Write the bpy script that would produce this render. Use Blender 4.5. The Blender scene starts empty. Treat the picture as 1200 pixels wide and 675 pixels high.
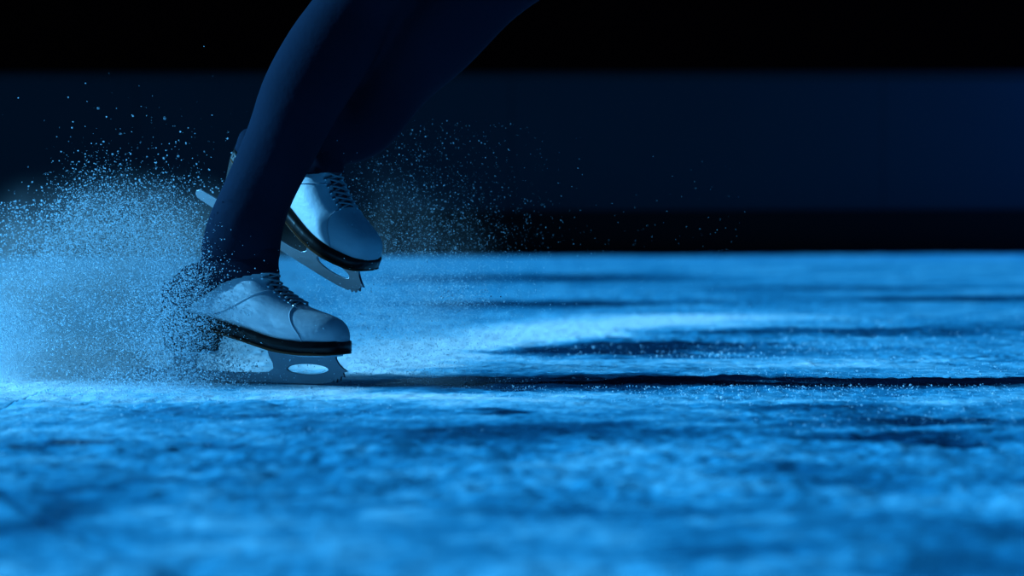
import bpy, bmesh, math, random
import numpy as np
from mathutils import Vector, Matrix, Euler
random.seed(7); RNG = np.random.default_rng(7)
sc = bpy.context.scene
COL = sc.collection
sc.view_settings.view_transform = 'Standard'
sc.view_settings.look = 'Medium High Contrast'
R = math.radians

# ------------------------------------------------------------------ camera
F = 3333.0                      # focal length in pixels of the 1200 x 675 frame
CY, CH = -3.70, 0.21            # camera stands 3.7 m from the skater, 21 cm over the ice
PITCH = math.atan(75.5 / F)
ROLL = R(0.20)
cam_d = bpy.data.cameras.new('camera'); cam = bpy.data.objects.new('camera', cam_d); COL.objects.link(cam)
cam_d.sensor_width = 36; cam_d.lens = F / 1200 * 36
cam.location = (0, CY, CH)
cam.rotation_euler = (Matrix.Rotation(math.pi / 2 - PITCH, 3, 'X') @ Matrix.Rotation(-ROLL, 3, 'Z')).to_euler()
cam_d.clip_start = 0.1; cam_d.clip_end = 200
cam_d.dof.use_dof = True; cam_d.dof.focus_distance = 3.75; cam_d.dof.aperture_fstop = 5.0
sc.camera = cam
CM = cam.rotation_euler.to_matrix()

def P(px, py, y=0.0):
    """world point seen at a pixel, at world depth y"""
    d = CM @ Vector(((px - 600) / F, -(py - 337.5) / F, -1))
    t = (y - CY) / d.y
    return Vector((0, CY, CH)) + d * t

def ICE(px, py):
    d = CM @ Vector(((px - 600) / F, -(py - 337.5) / F, -1))
    t = -CH / d.z
    return Vector((0, CY, CH)) + d * t

# ------------------------------------------------------------------ helpers
def tag(o, label=None, cat=None, group=None, kind=None):
    if label: o['label'] = label
    if cat: o['category'] = cat
    if group: o['group'] = group
    if kind: o['kind'] = kind
    return o

def link(name, mesh, m=None, parent=None, smooth=True):
    o = bpy.data.objects.new(name, mesh); COL.objects.link(o)
    mesh.name = name
    if m: mesh.materials.clear(); mesh.materials.append(m)
    if parent: o.parent = parent
    if smooth: mesh.polygons.foreach_set('use_smooth', [True] * len(mesh.polygons))
    return o

def bm_mesh(bm):
    bmesh.ops.recalc_face_normals(bm, faces=bm.faces)
    me = bpy.data.meshes.new('m'); bm.to_mesh(me); bm.free(); return me

def baked(me, mods):
    """apply modifiers given as (type, settings) and give back a plain mesh"""
    o = bpy.data.objects.new('tmp', me); COL.objects.link(o)
    for t, s in mods:
        md = o.modifiers.new(t, t)
        for k, v in s.items(): setattr(md, k, v)
    dg = bpy.context.evaluated_depsgraph_get()
    out = bpy.data.meshes.new_from_object(o.evaluated_get(dg))
    bpy.data.objects.remove(o); bpy.data.meshes.remove(me)
    return out

def loft(bm, rings, cap=True):
    vs = [[bm.verts.new(p) for p in r] for r in rings]
    n = len(rings[0])
    for a, b in zip(vs, vs[1:]):
        for i in range(n):
            bm.faces.new((a[i], a[(i + 1) % n], b[(i + 1) % n], b[i]))
    if cap:
        bm.faces.new(vs[0][::-1]); bm.faces.new(vs[-1])

def catmull(pts, n):
    """smooth resample of a list of tuples, n steps per span"""
    pts = [np.array(p, float) for p in pts]
    pts = [2 * pts[0] - pts[1]] + pts + [2 * pts[-1] - pts[-2]]
    out = []
    for i in range(1, len(pts) - 2):
        p0, p1, p2, p3 = pts[i - 1:i + 3]
        for k in range(n):
            t = k / n
            out.append(.5 * (2 * p1 + (p2 - p0) * t + (2 * p0 - 5 * p1 + 4 * p2 - p3) * t * t + (3 * p1 - p0 - 3 * p2 + p3) * t ** 3))
    out.append(pts[-2]); return out

def tube(bm, pts, r, n=8, flat=1.0):
    """tube along points; r a number or a list"""
    pts = [Vector(p) for p in pts]
    rs = r if isinstance(r, (list, tuple)) else [r] * len(pts)
    rings = []; up = Vector((0, 1, 0))
    for i, p in enumerate(pts):
        d = (pts[min(i + 1, len(pts) - 1)] - pts[max(i - 1, 0)]).normalized()
        s = d.cross(up)
        if s.length < 1e-3: s = d.cross(Vector((1, 0, 0)))
        s.normalize(); t = s.cross(d).normalized(); up = t
        rings.append([p + (s * math.cos(a) + t * math.sin(a) * flat) * rs[i] for a in [2 * math.pi * k / n for k in range(n)]])
    loft(bm, rings)

def extrude_profile(outline, holes, th, y0=0.0):
    """flat plate in the xz plane with holes, thickness th"""
    cu = bpy.data.curves.new('c', 'CURVE'); cu.dimensions = '2D'; cu.fill_mode = 'BOTH'
    cu.extrude = th / 2 * .8; cu.bevel_depth = th / 2 * .2; cu.offset = -th / 2 * .2
    for loop in [outline] + holes:
        sp = cu.splines.new('POLY'); sp.points.add(len(loop) - 1); sp.use_cyclic_u = True
        for q, (x, z) in zip(sp.points, loop): q.co = (x, z, 0, 1)
    o = bpy.data.objects.new('t', cu); COL.objects.link(o)
    dg = bpy.context.evaluated_depsgraph_get()
    me = bpy.data.meshes.new_from_object(o.evaluated_get(dg))
    bpy.data.objects.remove(o); bpy.data.curves.remove(cu)
    me.transform(Matrix.Translation((0, y0, 0)) @ Matrix.Rotation(math.pi / 2, 4, 'X'))
    return me

# ------------------------------------------------------------------ materials
def mat(name):
    m = bpy.data.materials.new(name); m.use_nodes = True
    nt = m.node_tree; return m, nt, nt.nodes['Principled BSDF']
def N(nt, t, **kw):
    n = nt.nodes.new(t)
    for k, v in kw.items():
        if k in n.inputs.keys(): n.inputs[k].default_value = v
        else: setattr(n, k, v)
    return n
def simple(name, col, rough=.5, metal=0, spec=.5, bump=0, bscale=200, var=.15, sheen=0, coord='Object'):
    m, nt, b = mat(name); L = nt.links.new
    tc = N(nt, 'ShaderNodeTexCoord')
    nz = N(nt, 'ShaderNodeTexNoise', Scale=bscale * .15, Detail=6.0)
    L(tc.outputs[coord], nz.inputs['Vector'])
    mx = N(nt, 'ShaderNodeMix', data_type='RGBA')
    L(nz.outputs['Fac'], mx.inputs['Factor'])
    mx.inputs[6].default_value = (*[c * (1 - var) for c in col], 1); mx.inputs[7].default_value = (*[min(1, c * (1 + var)) for c in col], 1)
    L(mx.outputs[2], b.inputs['Base Color'])
    b.inputs['Roughness'].default_value = rough; b.inputs['Metallic'].default_value = metal
    b.inputs['Specular IOR Level'].default_value = spec
    if sheen: b.inputs['Sheen Weight'].default_value = sheen
    if bump:
        n2 = N(nt, 'ShaderNodeTexNoise', Scale=bscale, Detail=4.0); L(tc.outputs[coord], n2.inputs['Vector'])
        bp = N(nt, 'ShaderNodeBump', Strength=bump, Distance=.002); L(n2.outputs['Fac'], bp.inputs['Height']); L(bp.outputs[0], b.inputs['Normal'])
    return m
M = {}
M['leather'] = simple('white_leather', (.66, .71, .75), .42, bump=.25, bscale=160, var=.10)
M['seam'] = simple('leather_seam', (.45, .5, .55), .6, bscale=200)
M['tongue'] = simple('grey_tongue', (.07, .08, .10), .6, bump=.3, bscale=300)
M['sole'] = simple('dark_sole', (.016, .013, .012), .35, bump=.2, bscale=120)
M['welt'] = simple('brown_welt', (.16, .07, .035), .4, bscale=200)
M['heel'] = simple('stacked_heel', (.03, .026, .025), .45, bump=.3, bscale=100)
M['steel'] = simple('polished_steel', (.34, .37, .40), .33, metal=1, bump=.08, bscale=260)
M['plate'] = simple('plated_steel', (.70, .73, .76), .33, metal=1, bump=.05, bscale=260)
M['lace'] = simple('lace', (.34, .37, .40), .8, bump=.5, bscale=900)
M['legging'] = simple('dark_stretch_fabric', (.014, .025, .044), .85, bump=.35, bscale=90, sheen=0, spec=.04)

def snow_material(name, tr=.5):
    m, nt, b = mat(name); L = nt.links.new
    b.inputs['Base Color'].default_value = (.85, .95, 1, 1); b.inputs['Roughness'].default_value = .6
    b.inputs['Specular IOR Level'].default_value = .5
    t = N(nt, 'ShaderNodeBsdfTranslucent'); t.inputs['Color'].default_value = (.85, .95, 1, 1)
    mx = N(nt, 'ShaderNodeMixShader', Fac=tr)
    L(b.outputs[0], mx.inputs[1]); L(t.outputs[0], mx.inputs[2]); L(mx.outputs[0], nt.nodes['Material Output'].inputs[0])
    return m
M['snow'] = snow_material('ice_grain')

# ------------------------------------------------------------------ ice floor
def ice_material():
    m, nt, b = mat('rink_ice'); L = nt.links.new
    geo = N(nt, 'ShaderNodeNewGeometry'); pos = geo.outputs['Position']
    def math_(op, a, c=None, v=None):
        n = N(nt, 'ShaderNodeMath', operation=op)
        if isinstance(a, (int, float)): n.inputs[0].default_value = a
        else: L(a, n.inputs[0])
        if c is not None:
            if isinstance(c, (int, float)): n.inputs[1].default_value = c
            else: L(c, n.inputs[1])
        return n.outputs[0]
    def noise(scale, detail=6, rough=.55, dist=0, vec=None, sx=1, sy=1, rot=0):
        mp = N(nt, 'ShaderNodeMapping'); mp.inputs['Scale'].default_value = (sx, sy, 1); mp.inputs['Rotation'].default_value = (0, 0, rot)
        L(vec or pos, mp.inputs['Vector'])
        n = N(nt, 'ShaderNodeTexNoise', Scale=scale, Detail=float(detail), Roughness=rough, Distortion=dist)
        L(mp.outputs[0], n.inputs['Vector']); return n.outputs['Fac']
    # warp the coordinates so that patch edges are ragged
    wn = N(nt, 'ShaderNodeTexNoise', Scale=7.0, Detail=6.0); L(pos, wn.inputs['Vector'])
    ws = N(nt, 'ShaderNodeVectorMath', operation='SUBTRACT'); L(wn.outputs['Color'], ws.inputs[0]); ws.inputs[1].default_value = (.5, .5, .5)
    wm = N(nt, 'ShaderNodeVectorMath', operation='MULTIPLY'); L(ws.outputs[0], wm.inputs[0]); wm.inputs[1].default_value = (.30, .45, 0)
    wa = N(nt, 'ShaderNodeVectorMath', operation='ADD'); L(pos, wa.inputs[0]); L(wm.outputs[0], wa.inputs[1])
    wpos = wa.outputs[0]
    def blob(px, py, w, h, warp=True):
        c = ICE(px, py); rx = abs(ICE(px + w, py).x - c.x)
        ry = .5 * abs(ICE(px, py - h).y - ICE(px, py + h).y)
        s = N(nt, 'ShaderNodeVectorMath', operation='SUBTRACT'); L(wpos if warp else pos, s.inputs[0]); s.inputs[1].default_value = (c.x, c.y, 0)
        d = N(nt, 'ShaderNodeVectorMath', operation='MULTIPLY'); L(s.outputs[0], d.inputs[0]); d.inputs[1].default_value = (1 / rx, 1 / ry, 0)
        q = N(nt, 'ShaderNodeVectorMath', operation='DOT_PRODUCT'); L(d.outputs[0], q.inputs[0]); L(d.outputs[0], q.inputs[1])
        return math_('EXPONENT', math_('MULTIPLY', q.outputs['Value'], -1.0))
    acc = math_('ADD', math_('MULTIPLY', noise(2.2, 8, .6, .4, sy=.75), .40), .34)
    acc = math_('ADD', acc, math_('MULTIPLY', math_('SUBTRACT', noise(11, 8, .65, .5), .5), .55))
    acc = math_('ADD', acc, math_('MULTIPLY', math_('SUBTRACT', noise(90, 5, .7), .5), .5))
    BL = [  # pixel place and half size on the ice, weight (minus: bare dark ice and painted shadow strips, plus: snow)
        (700, 412, 150, 6, -.65), (770, 403, 90, 3.5, -.5), (640, 450, 130, 7, -.6), (520, 447, 80, 3, -.3), (860, 450, 400, 4, -.25),  # last two: skater's cast shadow painted into the ice colour as thin strips
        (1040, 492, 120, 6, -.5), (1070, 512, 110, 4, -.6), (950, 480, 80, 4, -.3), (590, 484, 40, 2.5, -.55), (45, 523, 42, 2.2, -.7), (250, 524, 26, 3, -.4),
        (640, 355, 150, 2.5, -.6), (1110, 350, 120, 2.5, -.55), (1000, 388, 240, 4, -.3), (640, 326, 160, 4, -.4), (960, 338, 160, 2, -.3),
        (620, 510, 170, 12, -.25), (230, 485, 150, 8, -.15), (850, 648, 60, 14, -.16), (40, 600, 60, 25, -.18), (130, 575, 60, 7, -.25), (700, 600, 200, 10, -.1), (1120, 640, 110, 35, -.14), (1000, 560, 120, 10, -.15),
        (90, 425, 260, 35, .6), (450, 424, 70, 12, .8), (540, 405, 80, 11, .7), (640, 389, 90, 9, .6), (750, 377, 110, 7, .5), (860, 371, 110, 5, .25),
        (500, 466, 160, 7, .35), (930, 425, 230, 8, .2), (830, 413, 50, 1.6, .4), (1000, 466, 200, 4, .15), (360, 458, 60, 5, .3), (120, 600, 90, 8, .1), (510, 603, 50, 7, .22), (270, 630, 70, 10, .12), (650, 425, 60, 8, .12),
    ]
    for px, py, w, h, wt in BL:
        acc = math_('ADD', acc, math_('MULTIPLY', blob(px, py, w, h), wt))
    # scratches: long arcs cut by skates
    scr = None
    rnd = random.Random(3)
    for k in range(16):
        cx, cy, r0 = rnd.uniform(-4, 4), rnd.uniform(-5, 6), rnd.uniform(1.5, 6)
        s = N(nt, 'ShaderNodeVectorMath', operation='DISTANCE'); L(pos, s.inputs[0]); s.inputs[1].default_value = (cx, cy, 0)
        d = math_('ABSOLUTE', math_('SUBTRACT', s.outputs['Value'], r0))
        e = math_('EXPONENT', math_('MULTIPLY', d, -1 / rnd.uniform(.0015, .004)))
        scr = e if scr is None else math_('MAXIMUM', scr, e)
    acc = math_('SUBTRACT', acc, math_('MULTIPLY', scr, .16))
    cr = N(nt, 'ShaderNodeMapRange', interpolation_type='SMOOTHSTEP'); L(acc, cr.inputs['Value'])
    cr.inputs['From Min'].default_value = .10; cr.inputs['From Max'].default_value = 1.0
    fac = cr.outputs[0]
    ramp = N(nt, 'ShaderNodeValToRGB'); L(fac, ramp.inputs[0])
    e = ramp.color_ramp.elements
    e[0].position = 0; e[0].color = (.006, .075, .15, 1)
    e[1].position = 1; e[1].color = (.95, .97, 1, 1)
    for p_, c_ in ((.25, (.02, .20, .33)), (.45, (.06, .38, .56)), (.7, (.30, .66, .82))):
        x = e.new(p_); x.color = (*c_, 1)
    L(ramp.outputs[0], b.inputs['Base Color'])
    rr = N(nt, 'ShaderNodeMapRange'); L(fac, rr.inputs['Value']); rr.inputs['To Min'].default_value = .22; rr.inputs['To Max'].default_value = .85
    L(rr.outputs[0], b.inputs['Roughness'])
    sp = N(nt, 'ShaderNodeMapRange'); L(fac, sp.inputs['Value']); sp.inputs['To Min'].default_value = .45; sp.inputs['To Max'].default_value = .1
    L(sp.outputs[0], b.inputs['Specular IOR Level'])
    h = math_('ADD', math_('MULTIPLY', noise(260, 4, .7), .25), math_('MULTIPLY', noise(38, 6, .65), 1.0))
    h = math_('MULTIPLY', h, math_('ADD', fac, .12))
    h = math_('SUBTRACT', h, math_('MULTIPLY', scr, .3))
    bp = N(nt, 'ShaderNodeBump', Strength=.55, Distance=.006); L(h, bp.inputs['Height']); L(bp.outputs[0], b.inputs['Normal'])
    return m
M['ice'] = ice_material()
def vnoise(x, y, cell, seed):
    g = np.random.default_rng(seed).random((256, 256)) - .5
    u = x / cell; v = y / cell; iu = np.floor(u).astype(int); iv = np.floor(v).astype(int); fu = u - iu; fv = v - iv
    fu = fu * fu * (3 - 2 * fu); fv = fv * fv * (3 - 2 * fv)
    G = lambda a, b: g[a % 256, b % 256]
    return (G(iu, iv) * (1 - fu) + G(iu + 1, iv) * fu) * (1 - fv) + (G(iu, iv + 1) * (1 - fu) + G(iu + 1, iv + 1) * fu) * fv
def ice_mesh():
    dist = [1.3]
    while dist[-1] < 18.9: dist.append(dist[-1] * 1.0042)
    ys = np.array([-4.5, -3.5] + [d + CY for d in dist])
    fine = list(np.arange(-.80, .801, .004)); w = .8; st = .004; out = []
    while w < 14: st *= 1.05; w += st; out.append(w)
    xs = np.array([-q for q in out[::-1]] + fine + out)
    X, Y = np.meshgrid(xs, ys)
    Z = .0011 * vnoise(X, Y, .009, 1) + .0014 * vnoise(X, Y, .022, 2) + .0018 * vnoise(X + 3, Y, .06, 3) + .0024 * vnoise(X, Y + 5, .17, 4) + .003 * vnoise(X, Y, .5, 5)
    amp = .35 + 1.3 * np.clip(vnoise(X, Y, .35, 6) + .5, 0, 1)
    near = np.exp(-((X + .35) / .35) ** 2 - (Y / .12) ** 2)
    Z = 2.1 * Z * amp * (1 - .75 * near) - .0003
    nx, ny = len(xs), len(ys)
    i = np.arange(nx - 1)[None] + nx * np.arange(ny - 1)[:, None]
    f = np.stack([i, i + 1, i + 1 + nx, i + nx], -1).reshape(-1)
    me = bpy.data.meshes.new('floor'); me.vertices.add(nx * ny); me.loops.add(len(f)); me.polygons.add(len(f) // 4)
    me.vertices.foreach_set('co', np.stack([X, Y, Z], -1).reshape(-1).astype(np.float32)); me.loops.foreach_set('vertex_index', f.astype(np.int32))
    me.polygons.foreach_set('loop_start', (np.arange(len(f) // 4) * 4).astype(np.int32)); me.update(calc_edges=True)
    return me
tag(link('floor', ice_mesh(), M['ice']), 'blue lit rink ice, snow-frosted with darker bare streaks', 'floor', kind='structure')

# ------------------------------------------------------------------ rink boards and hall behind
def slab(name, x0, x1, y0, y1, z0, z1, m, label, cat, bev=0.0, rz=0, piv=None):
    bm = bmesh.new(); bmesh.ops.create_cube(bm, size=1)
    bmesh.ops.scale(bm, vec=(x1 - x0, y1 - y0, z1 - z0), verts=bm.verts)
    bmesh.ops.translate(bm, vec=((x0 + x1) / 2, (y0 + y1) / 2, (z0 + z1) / 2), verts=bm.verts)
    if bev: bmesh.ops.bevel(bm, geom=bm.edges[:], offset=bev, segments=2, affect='EDGES')
    me = bm_mesh(bm); me.transform(Matrix.Translation((0, 14.9, 0)) @ Matrix.Rotation(rz, 4, 'Z') @ Matrix.Translation((0, -14.9, 0)))
    return tag(link(name, me, m, smooth=False), label, cat, kind='structure')
def board_material(name, col, seam=True):
    m, nt, b = mat(name); L = nt.links.new
    tc = N(nt, 'ShaderNodeTexCoord'); sx = N(nt, 'ShaderNodeSeparateXYZ'); L(tc.outputs['Object'], sx.inputs[0])
    a = N(nt, 'ShaderNodeMath', operation='PINGPONG'); L(sx.outputs[0], a.inputs[0]); a.inputs[1].default_value = 1.22
    c = N(nt, 'ShaderNodeMath', operation='LESS_THAN'); L(a.outputs[0], c.inputs[0]); c.inputs[1].default_value = .006
    nz = N(nt, 'ShaderNodeTexNoise', Scale=.8, Detail=5.0); L(tc.outputs['Object'], nz.inputs['Vector'])
    mx = N(nt, 'ShaderNodeMix', data_type='RGBA'); L(nz.outputs['Fac'], mx.inputs['Factor'])
    mx.inputs[6].default_value = (*[k * .8 for k in col], 1); mx.inputs[7].default_value = (*col, 1)
    m2 = N(nt, 'ShaderNodeMix', data_type='RGBA'); L(c.outputs[0], m2.inputs['Factor']); L(mx.outputs[2], m2.inputs[6]); m2.inputs[7].default_value = (*[k * .55 for k in col], 1)
    L(m2.outputs[2], b.inputs['Base Color']); b.inputs['Roughness'].default_value = .5; b.inputs['Specular IOR Level'].default_value = .2
    return m
RZ = R(2.4)
M['board'] = board_material('rink_board', (.046, .05, .056)); M['kick'] = board_material('kick_plate', (.004, .004, .004)); M['cap'] = simple('rail_cap', (.02, .022, .024), .4, bscale=10)
M['hall'] = simple('hall_wall', (.003, .003, .004), .9, bscale=2, spec=.1)
slab('wall_back', -13.9, 13.9, 14.9, 15.0, .29, 1.17, M['board'], 'dark navy rink boards across the far side of the ice', 'wall', .004, RZ)
slab('baseboard_back', -13.9, 13.9, 14.88, 15.02, .0, .29, M['kick'], 'near black kick plate along the foot of the rink boards', 'baseboard', .01, RZ)
slab('trim_1', -13.9, 13.9, 14.84, 15.06, 1.17, 1.20, M['cap'], 'thin dark cap rail along the top of the rink boards', 'trim', .01, RZ)
slab('wall_far', -20, 20, 19.0, 19.1, 0, 6.0, M['hall'], 'unlit black hall wall above and behind the rink boards', 'wall', 0, RZ)

# ------------------------------------------------------------------ skates
FOOT = [(.007, .056, .067, .010), (.003, .054, .077, .023), (-.005, .052, .086, .032), (-.02, .052, .092, .039), (-.04, .052, .098, .044),
        (-.06, .054, .105, .046), (-.08, .057, .117, .045), (-.10, .062, .133, .043), (-.12, .067, .150, .040), (-.15, .074, .162, .036),
        (-.18, .081, .165, .033), (-.21, .087, .152, .034), (-.235, .092, .138, .031), (-.249, .096, .127, .024), (-.256, .100, .117, .012)]
SHAFT = [(-.176, .105, .072, .034), (-.163, .125, .067, .034), (-.152, .15, .056, .032), (-.147, .172, .046, .030), (-.146, .188, .040, .027)]
def foot_ring(x, z0, z1, hw, n=28):
    r = []
    for k in range(n):
        a = 2 * math.pi * k / n; c, s = math.cos(a), math.sin(a)
        zc = z0 + (z1 - z0) * .32
        if s < 0: yy = abs(c) ** .45; zz = zc - (zc - z0) * abs(s) ** .45
        else: yy = abs(c) ** .85; zz = zc + (z1 - zc) * abs(s) ** .95
        r.append(Vector((x, math.copysign(yy, c) * hw, zz)))
    return r
def boot_mesh(grow=0.0):
    bm = bmesh.new()
    loft(bm, [foot_ring(*t) for t in catmull(FOOT, 4)])
    rings = []
    for cx, z, rx, ry in catmull(SHAFT, 4):
        rings.append([Vector((cx + rx * math.cos(a), ry * math.sin(a), z)) for a in [2 * math.pi * k / 28 for k in range(28)]])
    loft(bm, rings)
    me = bm_mesh(bm)
    return baked(me, [('REMESH', dict(mode='VOXEL', voxel_size=.0026)), ('SMOOTH', dict(factor=.6, iterations=14))])
BOOT = boot_mesh()
def top_z(x):
    c = catmull(FOOT, 4)
    xs = [t[0] for t in c][::-1]; zs = [t[2] for t in c][::-1]
    return float(np.interp(x, xs, zs))
def half_w(x):
    c = catmull(FOOT, 4); return float(np.interp(x, [t[0] for t in c][::-1], [t[3] for t in c][::-1]))
def bot_z(x):
    c = catmull(FOOT, 4); return float(np.interp(x, [t[0] for t in c][::-1], [t[1] for t in c][::-1]))
from mathutils.bvhtree import BVHTree
_bm = bmesh.new(); _bm.from_mesh(BOOT); BVH = BVHTree.FromBMesh(_bm)

def cut_copy(keep, grow, name, m, th):
    """shell of fabric over the boot surface, kept where keep(v) holds"""
    me = BOOT.copy(); bm = bmesh.new(); bm.from_mesh(me); bm.normal_update()
    for v in bm.verts:
        w = 1 + .35 * math.sin(v.co.z * 190 + v.co.x * 60 + v.co.y * 40) + .25 * math.sin(v.co.z * 90 - v.co.y * 120)
        v.co += v.normal * grow * w
    dead = [f for f in bm.faces if not keep(f.calc_center_median())]
    bmesh.ops.delete(bm, geom=dead, context='FACES')
    bm.to_mesh(me); bm.free()
    return baked(me, [('SMOOTH', dict(factor=.5, iterations=6)), ('SOLIDIFY', dict(thickness=th, offset=-1))])

def outline_curve(pts, n=5):
    return [tuple(p) for p in catmull(pts, n)]
def arc(cx, cz, rx, rz, a0, a1, n=10):
    return [(cx + rx * math.cos(R(a0 + (a1 - a0) * k / n)), cz + rz * math.sin(R(a0 + (a1 - a0) * k / n))) for k in range(n + 1)]

def make_skate(name, label, laces_from=.0):
    root = bpy.data.objects.new(name, None); COL.objects.link(root); root.empty_display_size = .05
    tag(root, label, 'ice skate', 'white figure skates on the skater')
    boot = link('boot', BOOT.copy(), M['leather'], root)
    # counter and toe seams: thin raised piping on both flanks
    bm = bmesh.new()
    for s in (-1, 1):
        for path in ([(-.052, .112), (-.058, .098), (-.052, .082), (-.040, .066), (-.035, .056)],
                     [(-.085, .125), (-.105, .118), (-.125, .108), (-.150, .096), (-.170, .090)],
                     ):
            pts = []
            for x, z in catmull(path, 5):
                h = BVH.ray_cast(Vector((x, s * .1, z)), Vector((0, -s, 0)))
                if h[0] is not None: pts.append(h[0] + h[1] * .0003)
            if len(pts) > 2: tube(bm, pts, .0009, 6)
    link('seam', bm_mesh(bm), M['seam'], boot)
    # lace: rows across the tongue
    bm = bmesh.new(); tg = []
    rows = []
    ridge = []
    for x in np.linspace(-.058, -.098, 12): ridge.append((float(x), top_z(float(x)) + .0))
    for z in np.linspace(.138, .146, 3): ridge.append((None, float(z)))
    cen = []
    for x, z in ridge:
        if x is None:
            h = BVH.ray_cast(Vector((.1, 0, z)), Vector((-1, 0, 0)))
        else:
            h = BVH.ray_cast(Vector((x, 0, .3)), Vector((0, 0, -1)))
            if h[0] is not None and h[0].z > .2: h = (None,)
        if h[0] is not None: cen.append((h[0].copy(), h[1].copy()))
    def surf(c, nrm, off, side):
        o = c + nrm * .03 + Vector((0, side, 0))
        h = BVH.ray_cast(o, -nrm)
        if h[0] is None: return None
        return h[0] + h[1] * off
    step = 2
    for i in range(0, len(cen) - step, step):
        for s in (-1, 1):
            pts = []
            for k in range(9):
                t = k / 8; a, an = cen[i]; b_, bn = cen[i + step]
                c = a.lerp(b_, t); nn = an.lerp(bn, t).normalized()
                p = surf(c, nn, .0022 + (.0012 if s > 0 else 0), s * .017 * (1 - 2 * t))
                if p is not None: pts.append(p)
            if len(pts) > 3: tube(bm, pts, .0016, 6)
    # bow loops at the start of the instep
    lace = link('lace', bm_mesh(bm), M['lace'], boot)
    # tongue: raised padded strip under the laces
    bm = bmesh.new(); rings = []
    vs = []
    for c, nn in cen:
        row = []
        for k in range(7):
            s = (k - 3) / 3
            p = surf(c, nn, .0012 * (1 - s * s) + .0004, s * .011)
            row.append(p if p is not None else c)
        vs.append([bm.verts.new(p) for p in row])
    for a, b_ in zip(vs, vs[1:]):
        for k in range(6): bm.faces.new((a[k], a[k + 1], b_[k + 1], b_[k]))
    link('tongue', bm_mesh(bm), M['tongue'], boot)
    # eyelets and hooks
    for i in range(0, len(cen), step):
        for s in (-1, 1):
            p = surf(cen[i][0], cen[i][1], .0, s * .019)
            if p is None: continue
            bm = bmesh.new()
            bmesh.ops.create_uvsphere(bm, u_segments=10, v_segments=6, radius=.0027)
            bmesh.ops.scale(bm, vec=(1, .55, 1), verts=bm.verts)
            bmesh.ops.translate(bm, vec=p, verts=bm.verts)
            link('eyelet', bm_mesh(bm), M['plate'], boot)
    # sole: follows the footprint, thick dark leather edge
    def sole_layer(t0, t1, ex):
        bm = bmesh.new(); rings = []
        xs = [.0065, .0035, -.004, -.02, -.04, -.06, -.08, -.10, -.12, -.15, -.18, -.205, -.23, -.248, -.258]
        for i, x in enumerate(xs):
            w = half_w(min(.003, max(-.249, x))) * .99 + ex
            if i == 0: w *= .45
            if i == len(xs) - 1: w *= .6
            zb = bot_z(min(.0, x)) + .002
            rings.append([Vector((x, -w, zb + t1)), Vector((x, w, zb + t1)), Vector((x, w, zb + t0)), Vector((x, -w, zb + t0))])
        loft(bm, rings); bmesh.ops.recalc_face_normals(bm, faces=bm.faces)
        bmesh.ops.bevel(bm, geom=bm.edges[:], offset=.0012, segments=2, affect='EDGES')
        return bm_mesh(bm)
    sole = link('sole', sole_layer(-.0125, .003, .0035), M['sole'], root)
    link('welt', sole_layer(-.0145, -.0115, .0050), M['welt'], sole)
    # heel block
    bm = bmesh.new(); rings = []
    for z, x0, x1, hw in ((.0385, -.252, -.186, .027), (.05, -.254, -.183, .0285), (.07, -.257, -.174, .031), (.086, -.259, -.162, .033), (.094, -.258, -.158, .033)):
        ring = []
        for k in range(24):
            a = 2 * math.pi * k / 24; c, s = math.cos(a), math.sin(a)
            xx = (x0 + x1) / 2 + math.copysign(abs(c) ** .55, c) * (x1 - x0) / 2
            zz = z if z < .08 else min(z, bot_z(xx) + .0)
            ring.append(Vector((xx, math.copysign(abs(s) ** .6, s) * hw, zz)))
        rings.append(ring)
    loft(bm, rings); bmesh.ops.recalc_face_normals(bm, faces=bm.faces)
    link('heel', bm_mesh(bm), M['heel'], root, smooth=False)
    # blade: runner with toe pick, rear stanchion, front stanchion with a window
    o = [(-.305, .004), (-.300, .0008), (-.26, -.0002), (-.20, .0), (-.12, .0), (-.06, .0), (-.03, .001), (-.012, .003)]
    o += [(-.009, .0065), (-.005, .0035), (-.0035, .0085), (.001, .006), (.0015, .0115), (.0065, .0105), (.0045, .0165), (.0105, .0185), (.004, .0225)]   # picks
    o += [(-.002, .028), (-.006, .034), (-.006, .0405), (-.108, .0405 + .009)]
    o += [(-.104, .036), (-.098, .026), (-.097, .019), (-.104, .0145), (-.12, .013), (-.16, .0125), (-.20, .0135), (-.211, .017), (-.213, .024), (-.207, .033), (-.204, .0375)]
    o += [(-.246, .0375), (-.2455, .030), (-.244, .022), (-.249, .0165), (-.262, .0145), (-.285, .014), (-.300, .013), (-.3055, .009)]
    win = arc(-.047, .0195, .030, .0068, 0, 350, 22)
    win = [(x, z + .012 * max(0, (x + .05)) ) for x, z in win]
    blade = link('blade', extrude_profile(o, [win], .0042), M['steel'], root, smooth=False)
    # mounting plates
    bm = bmesh.new()
    rings = []
    for x, w in ((-.004, .016), (-.012, .027), (-.04, .034), (-.07, .033), (-.10, .024), (-.112, .013)):
        zb = bot_z(x) - .0125
        rings.append([Vector((x, -w, zb + .0015)), Vector((x, w, zb + .0015)), Vector((x, w, zb - .0022)), Vector((x, -w, zb - .0022))])
    loft(bm, rings)
    link('front_plate', bm_mesh(bm), M['plate'], root, smooth=False)
    bm = bmesh.new(); rings = []
    for x, w in ((-.186, .014), (-.192, .023), (-.22, .026), (-.246, .023), (-.252, .014)):
        rings.append([Vector((x, -w, .0395)), Vector((x, w, .0395)), Vector((x, w, .0362)), Vector((x, -w, .0362))])
    loft(bm, rings)
    link('rear_plate', bm_mesh(bm), M['plate'], root, smooth=False)
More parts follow.
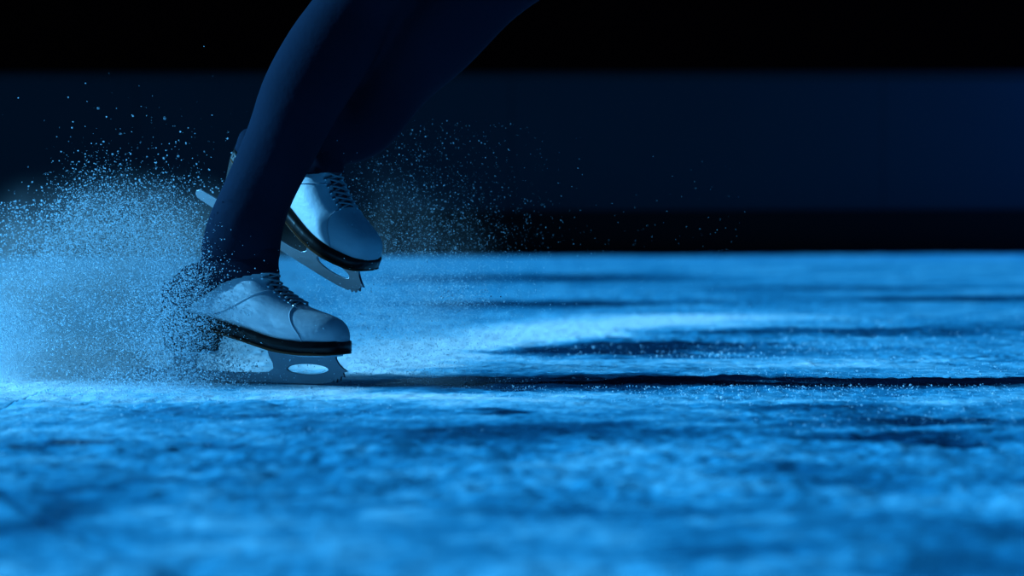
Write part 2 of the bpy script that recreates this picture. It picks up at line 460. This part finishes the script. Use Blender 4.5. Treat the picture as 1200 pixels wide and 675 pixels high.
    for x, y in ((-.02, .02), (-.02, -.02), (-.045, .027), (-.045, -.027), (-.085, .022), (-.085, -.022)):
        bm = bmesh.new(); bmesh.ops.create_cone(bm, cap_ends=True, segments=10, radius1=.0028, radius2=.0034, depth=.002)
        bmesh.ops.translate(bm, vec=(x, y, bot_z(x) - .0125 - .0028), verts=bm.verts)
        link('screw', bm_mesh(bm), M['steel'], root, smooth=False)
    return root

def place(root, tip, yaw, pitch, rollx=0):
    root.matrix_world = Matrix.Translation(tip) @ Matrix.Rotation(yaw, 4, 'Z') @ Matrix.Rotation(pitch, 4, 'Y') @ Matrix.Rotation(rollx, 4, 'X')
    return root.matrix_world.copy()
stand = make_skate('ice_skate', 'white figure skate gliding flat on the ice, heel buried in snow spray')
MS = place(stand, P(399, 451.5, 0), R(-22), R(0.9))
free = make_skate('ice_skate', 'white figure skate lifted off the ice, toe tilted down, behind the gliding foot')
MF = place(free, P(415, 347, .119), R(-33), R(26.5), R(2))

# ------------------------------------------------------------------ the skater
def limb(bm, pts, n=24):
    """pts: world centre, radius in the picture plane, radius in depth"""
    cs = catmull([(*c, a, b) for c, a, b in pts], 5)
    rings = []
    for i, q in enumerate(cs):
        d = Vector(cs[min(i + 1, len(cs) - 1)][:3] - cs[max(i - 1, 0)][:3]).normalized()
        s = Vector((0, 1, 0)); s = (s - d * s.dot(d)).normalized(); t = d.cross(s)
        rings.append([Vector(q[:3]) + t * q[3] * math.cos(a) + s * q[4] * math.sin(a) for a in [2 * math.pi * k / n for k in range(n)]])
    loft(bm, rings)
bm = bmesh.new()
s_an = MS @ Vector((-.142, 0, .20))
limb(bm, [(MS @ Vector((-.150, 0, .155)), .054, .037), (s_an, .051, .042), (P(303, 225, .055), .047, .043), (P(331, 165, .06), .050, .048), (P(354, 112, .075), .056, .055),
          (P(384, 62, .10), .059, .058), (P(418, 10, .12), .056, .056), (P(455, -50, .12), .062, .060), (P(462, -110, .11), .066, .066), (P(450, -210, .08), .078, .078), (P(425, -340, .06), .088, .092), (P(405, -440, .09), .092, .10)])
f_an = MF @ Vector((-.138, 0, .19))
limb(bm, [(MF @ Vector((-.150, 0, .15)), .054, .036), (MF @ Vector((-.142, 0, .18)), .049, .040), (P(420, 145, .165), .051, .045), (P(461, 90, .18), .056, .054), (P(510, 38, .155), .064, .062),
          (P(567, -18, .14), .062, .060), (P(640, -80, .18), .065, .064), (P(628, -145, .18), .07, .07), (P(560, -235, .18), .082, .082), (P(480, -350, .19), .092, .095), (P(435, -440, .16), .095, .10)])
limb(bm, [(P(425, -400, .13), .10, .13), (P(412, -455, .13), .125, .165), (P(405, -530, .13), .115, .155), (P(408, -610, .13), .095, .13), (P(415, -650, .13), .09, .125)])
pm = baked(bm_mesh(bm), [('REMESH', dict(mode='VOXEL', voxel_size=.006)), ('SMOOTH', dict(factor=.6, iterations=10))])
person = link('person', pm, M['legging'])
tag(person, 'person in dark leggings skating, one foot on the ice and one lifted', 'person')
def hem_z(x):
    return float(np.interp(x, [-.27, -.225, -.205, -.183, -.148, -.11, -.08], [.095, .092, .096, .113, .134, .143, .146]))
cuff = link('legging_cuff', cut_copy(lambda c: c.z > hem_z(c.x) and c.z < .185, .0045, 'c', None, .003), M['legging'], person)
cuff.data.transform(MS); cuff.data.update()
hemw = P(390, 203, .12).z
def keepf(c):
    w = MF @ c; return w.z > hemw + .03 * (0) and c.z < .185 and c.z > .10
cuff2 = link('legging_cuff', cut_copy(keepf, .0045, 'c', None, .003), M['legging'], person)
cuff2.data.transform(MF); cuff2.data.update()

# ------------------------------------------------------------------ snow
OCT_V = np.array([(1, 0, 0), (-1, 0, 0), (0, 1, 0), (0, -1, 0), (0, 0, 1), (0, 0, -1)], float)
OCT_F = np.array([(0, 2, 4), (2, 1, 4), (1, 3, 4), (3, 0, 4), (2, 0, 5), (1, 2, 5), (3, 1, 5), (0, 3, 5)])
def grains(name, pts, rad, label, cat, squash=None):
    n = len(pts)
    s = RNG.uniform(.65, 1.35, (n, 6, 1)) * np.asarray(rad).reshape(n, 1, 1)
    a = RNG.uniform(0, 2 * np.pi, n); ca, sa = np.cos(a), np.sin(a)
    v = OCT_V[None] * s
    b = RNG.uniform(0, 2 * np.pi, n); cb, sb = np.cos(b), np.sin(b)
    x = v[..., 0] * ca[:, None] - v[..., 1] * sa[:, None]; y = v[..., 0] * sa[:, None] + v[..., 1] * ca[:, None]; z = v[..., 2]
    y2 = y * cb[:, None] - z * sb[:, None]; z2 = y * sb[:, None] + z * cb[:, None]
    v = np.stack([x, y2, z2], -1) + np.asarray(pts)[:, None]
    f = (OCT_F[None] + 6 * np.arange(n)[:, None, None]).reshape(-1)
    me = bpy.data.meshes.new(name)
    me.vertices.add(n * 6); me.loops.add(n * 24); me.polygons.add(n * 8)
    me.vertices.foreach_set('co', v.reshape(-1).astype(np.float32)); me.loops.foreach_set('vertex_index', f.astype(np.int32))
    me.polygons.foreach_set('loop_start', (np.arange(n * 8) * 3).astype(np.int32))
    me.update(calc_edges=True)
    me.materials.append(M['snow'])
    o = bpy.data.objects.new(name, me); COL.objects.link(o)
    return tag(o, label, cat, kind='stuff')

XW = lambda px: (px - 600) / 900.0
ZW = lambda py: (451 - py) / 900.0
# plume thrown up behind the heel (left)
n = 140000
x = XW(-60) + (XW(252) - XW(-60)) * RNG.beta(1, 1.15, n)
px = x * 900 + 600
top = np.interp(px, [-60, 0, 30, 70, 130, 200, 235, 262], [345, 300, 262, 222, 208, 222, 262, 330])
topz = ZW(top)
u = RNG.beta(1.05, 1.35, n)
# ragged top: lobes
lob = 1 + .10 * np.sin(x * 31 + 1) + .06 * np.sin(x * 77)
z = u * topz * 1.13 * lob
y = RNG.normal(.10, .11, n) + .12 * (XW(262) - x)
y += np.where(z < .045, .13, 0)
keep = (z > .0) & (RNG.random(n) < np.clip((topz * 1.13 - z) / .10, .06, 1))
pts = np.stack([x, y, z], 1)[keep]
rad = RNG.gamma(3.2, .00016, len(pts)).clip(.00022, .0016)
# loose grains over the plume
k = 900
lx = XW(RNG.uniform(-40, 250, k)); lz = ZW(np.interp(lx * 900 + 600, [-40, 130, 250], [330, 215, 225])) + RNG.exponential(.032, k); ly = RNG.normal(.05, .2, k)
pts = np.concatenate([pts, np.stack([lx, ly, lz], 1)]); rad = np.concatenate([rad, RNG.gamma(3, .0002, k).clip(.0003, .0015)])
k = 1500   # coarse grains at far left
lx = XW(RNG.uniform(-40, 90, k)); lz = ZW(RNG.uniform(235, 330, k)); ly = RNG.normal(-.05, .2, k)
pts = np.concatenate([pts, np.stack([lx, ly, lz], 1)]); rad = np.concatenate([rad, RNG.gamma(4, .00022, k).clip(.0004, .0018)])
grains('snow_spray', pts, rad, 'dense plume of fine ice spray thrown up behind the gliding heel', 'snow')

# low haze of grains around the gliding blade
n = 9000
x = XW(RNG.normal(185, 60, n)); z = np.abs(RNG.normal(0, .020, n)); y = RNG.normal(.03, .10, n)
p2 = np.stack([x, y, z], 1)
n = 15000     # over the heel
x = XW(RNG.normal(208, 32, n)); z = ZW(RNG.normal(372, 42, n)).clip(.004, .3); y = RNG.normal(.0, .05, n)
p2 = np.concatenate([p2, np.stack([x, y, z], 1)])
grains('snow_spray', p2, RNG.gamma(3, .00018, len(p2)).clip(.0002, .0012), 'low veil of ice dust around the gliding blade and heel', 'snow')

# finer spray to the right, between and beyond the lifted foot
n = 36000
x = XW(np.concatenate([RNG.normal(470, 75, n // 2), RNG.normal(440, 60, n // 2)]))
z = np.concatenate([RNG.gamma(2.4, .055, n // 2), np.abs(RNG.normal(.04, .06, n // 2))])
y = RNG.normal(.38, .16, n)
ok = (z < .36) & (x < XW(760)) & (x > XW(318))
p3 = np.stack([x, y, z], 1)[ok]
r3 = RNG.gamma(3, .00012, len(p3)).clip(.00015, .0008)
k = 260
p3 = np.concatenate([p3, np.stack([XW(RNG.normal(530, 28, k)), RNG.normal(.25, .05, k), ZW(RNG.normal(352, 9, k))], 1)]); r3 = np.concatenate([r3, RNG.uniform(.0006, .0013, k)])
k = 500
p3 = np.concatenate([p3, np.stack([XW(RNG.uniform(450, 900, k)), RNG.normal(.4, .3, k), np.abs(RNG.normal(.12, .08, k))], 1)]); r3 = np.concatenate([r3, RNG.uniform(.0002, .0006, k)])
grains('snow_spray', p3, r3, 'thin fine ice spray hanging around the lifted foot and to its right', 'snow')

# soft mist of ice dust inside the plume
def mist(cen, rad, dens, label):
    bm = bmesh.new(); bmesh.ops.create_icosphere(bm, subdivisions=4, radius=1)
    for v in bm.verts: v.co = Vector((cen[0] + v.co.x * rad[0], cen[1] + v.co.y * rad[1], max(.002, cen[2] + v.co.z * rad[2])))
    m = bpy.data.materials.new('ice_mist'); m.use_nodes = True; nt = m.node_tree; nt.nodes.clear(); L = nt.links.new
    out = N(nt, 'ShaderNodeOutputMaterial'); vs = N(nt, 'ShaderNodeVolumeScatter'); vs.inputs['Color'].default_value = (.97, .98, 1, 1)
    vs.inputs['Anisotropy'].default_value = .1
    geo = N(nt, 'ShaderNodeNewGeometry')
    sb = N(nt, 'ShaderNodeVectorMath', operation='SUBTRACT'); L(geo.outputs['Position'], sb.inputs[0]); sb.inputs[1].default_value = cen
    dv = N(nt, 'ShaderNodeVectorMath', operation='DIVIDE'); L(sb.outputs[0], dv.inputs[0]); dv.inputs[1].default_value = rad
    ln = N(nt, 'ShaderNodeVectorMath', operation='LENGTH'); L(dv.outputs[0], ln.inputs[0])
    mr = N(nt, 'ShaderNodeMapRange', interpolation_type='SMOOTHSTEP'); L(ln.outputs['Value'], mr.inputs['Value'])
    mr.inputs['From Min'].default_value = 1.0; mr.inputs['From Max'].default_value = .25; mr.inputs['To Min'].default_value = 0; mr.inputs['To Max'].default_value = 1
    nz = N(nt, 'ShaderNodeTexNoise', Scale=14.0, Detail=3.0); L(geo.outputs['Position'], nz.inputs['Vector'])
    m2 = N(nt, 'ShaderNodeMapRange'); L(nz.outputs['Fac'], m2.inputs['Value']); m2.inputs['From Min'].default_value = .35; m2.inputs['From Max'].default_value = .7
    mu = N(nt, 'ShaderNodeMath', operation='MULTIPLY'); L(mr.outputs[0], mu.inputs[0]); L(m2.outputs[0], mu.inputs[1])
    m3 = N(nt, 'ShaderNodeMath', operation='MULTIPLY'); L(mu.outputs[0], m3.inputs[0]); m3.inputs[1].default_value = dens
    L(m3.outputs[0], vs.inputs['Density']); L(vs.outputs[0], out.inputs['Volume'])
    return tag(link('snow_mist', bm_mesh(bm), m), label, 'snow', kind='stuff')
mist((XW(112), .17, .08), (.35, .20, .225), 12, 'soft blue mist of ice dust filling the plume at the left')
mist((XW(440), .42, .06), (.22, .16, .26), 2.2, 'faint blue mist of ice dust around the lifted foot')

# crumbs lying on the ice
def crumbs(k, x0, x1, y0, y1, r, clus=60, sp=.12):
    cx = RNG.uniform(x0, x1, clus); cy = RNG.uniform(y0, y1, clus); i = RNG.integers(0, clus, k)
    sel = RNG.random(k) < .65
    x = np.where(sel, cx[i] + RNG.normal(0, sp, k), RNG.uniform(x0, x1, k)); y = np.where(sel, cy[i] + RNG.normal(0, sp * 1.2, k), RNG.uniform(y0, y1, k))
    rr = RNG.gamma(2.5, r / 2.5, k).clip(r * .3, r * 4)
    return np.stack([x, y, rr * .3], 1), rr
a = [crumbs(12000, -.9, .9, -.9, 1.2, .0005), crumbs(5000, -.7, .5, -.35, .3, .0006, 25, .08), crumbs(3000, -1, 1.6, .3, 3.0, .0008, 50, .2), crumbs(150, .1, .4, .75, .95, .0010, 10, .04)]
grains('snow_crumbs', np.concatenate([q[0] for q in a]), np.concatenate([q[1] for q in a]), 'loose white snow crumbs scattered over the blue ice', 'snow')

# ------------------------------------------------------------------ light
def sun(name, az, el, col, st, ang):
    d = bpy.data.lights.new(name, 'SUN'); d.color = col; d.energy = st; d.angle = R(ang)
    o = bpy.data.objects.new(name, d); COL.objects.link(o)
    v = Vector((math.cos(R(az)) * math.cos(R(el)), math.sin(R(az)) * math.cos(R(el)), math.sin(R(el))))   # towards the lamp
    o.rotation_euler = v.to_track_quat('Z', 'Y').to_euler(); o.location = v * 8
    return o
sun('key_light', 176.5, 24, (.145, .50, .86), 8.8, 3.6)
def area(name, loc, target, size, col, e):
    d = bpy.data.lights.new(name, 'AREA'); d.size = size; d.color = col; d.energy = e
    o = bpy.data.objects.new(name, d); COL.objects.link(o); o.location = loc
    o.rotation_euler = (Vector(loc) - Vector(target)).to_track_quat('Z', 'Y').to_euler(); return o
area('wash_light', (5.2, 13.0, 2.2), (4.2, 15, .9), .6, (.01, .2, 1.0), 42)
w = bpy.data.worlds.new('world'); sc.world = w; w.use_nodes = True
bg = w.node_tree.nodes['Background']; bg.inputs[0].default_value = (.03, .32, 1, 1); bg.inputs[1].default_value = .062
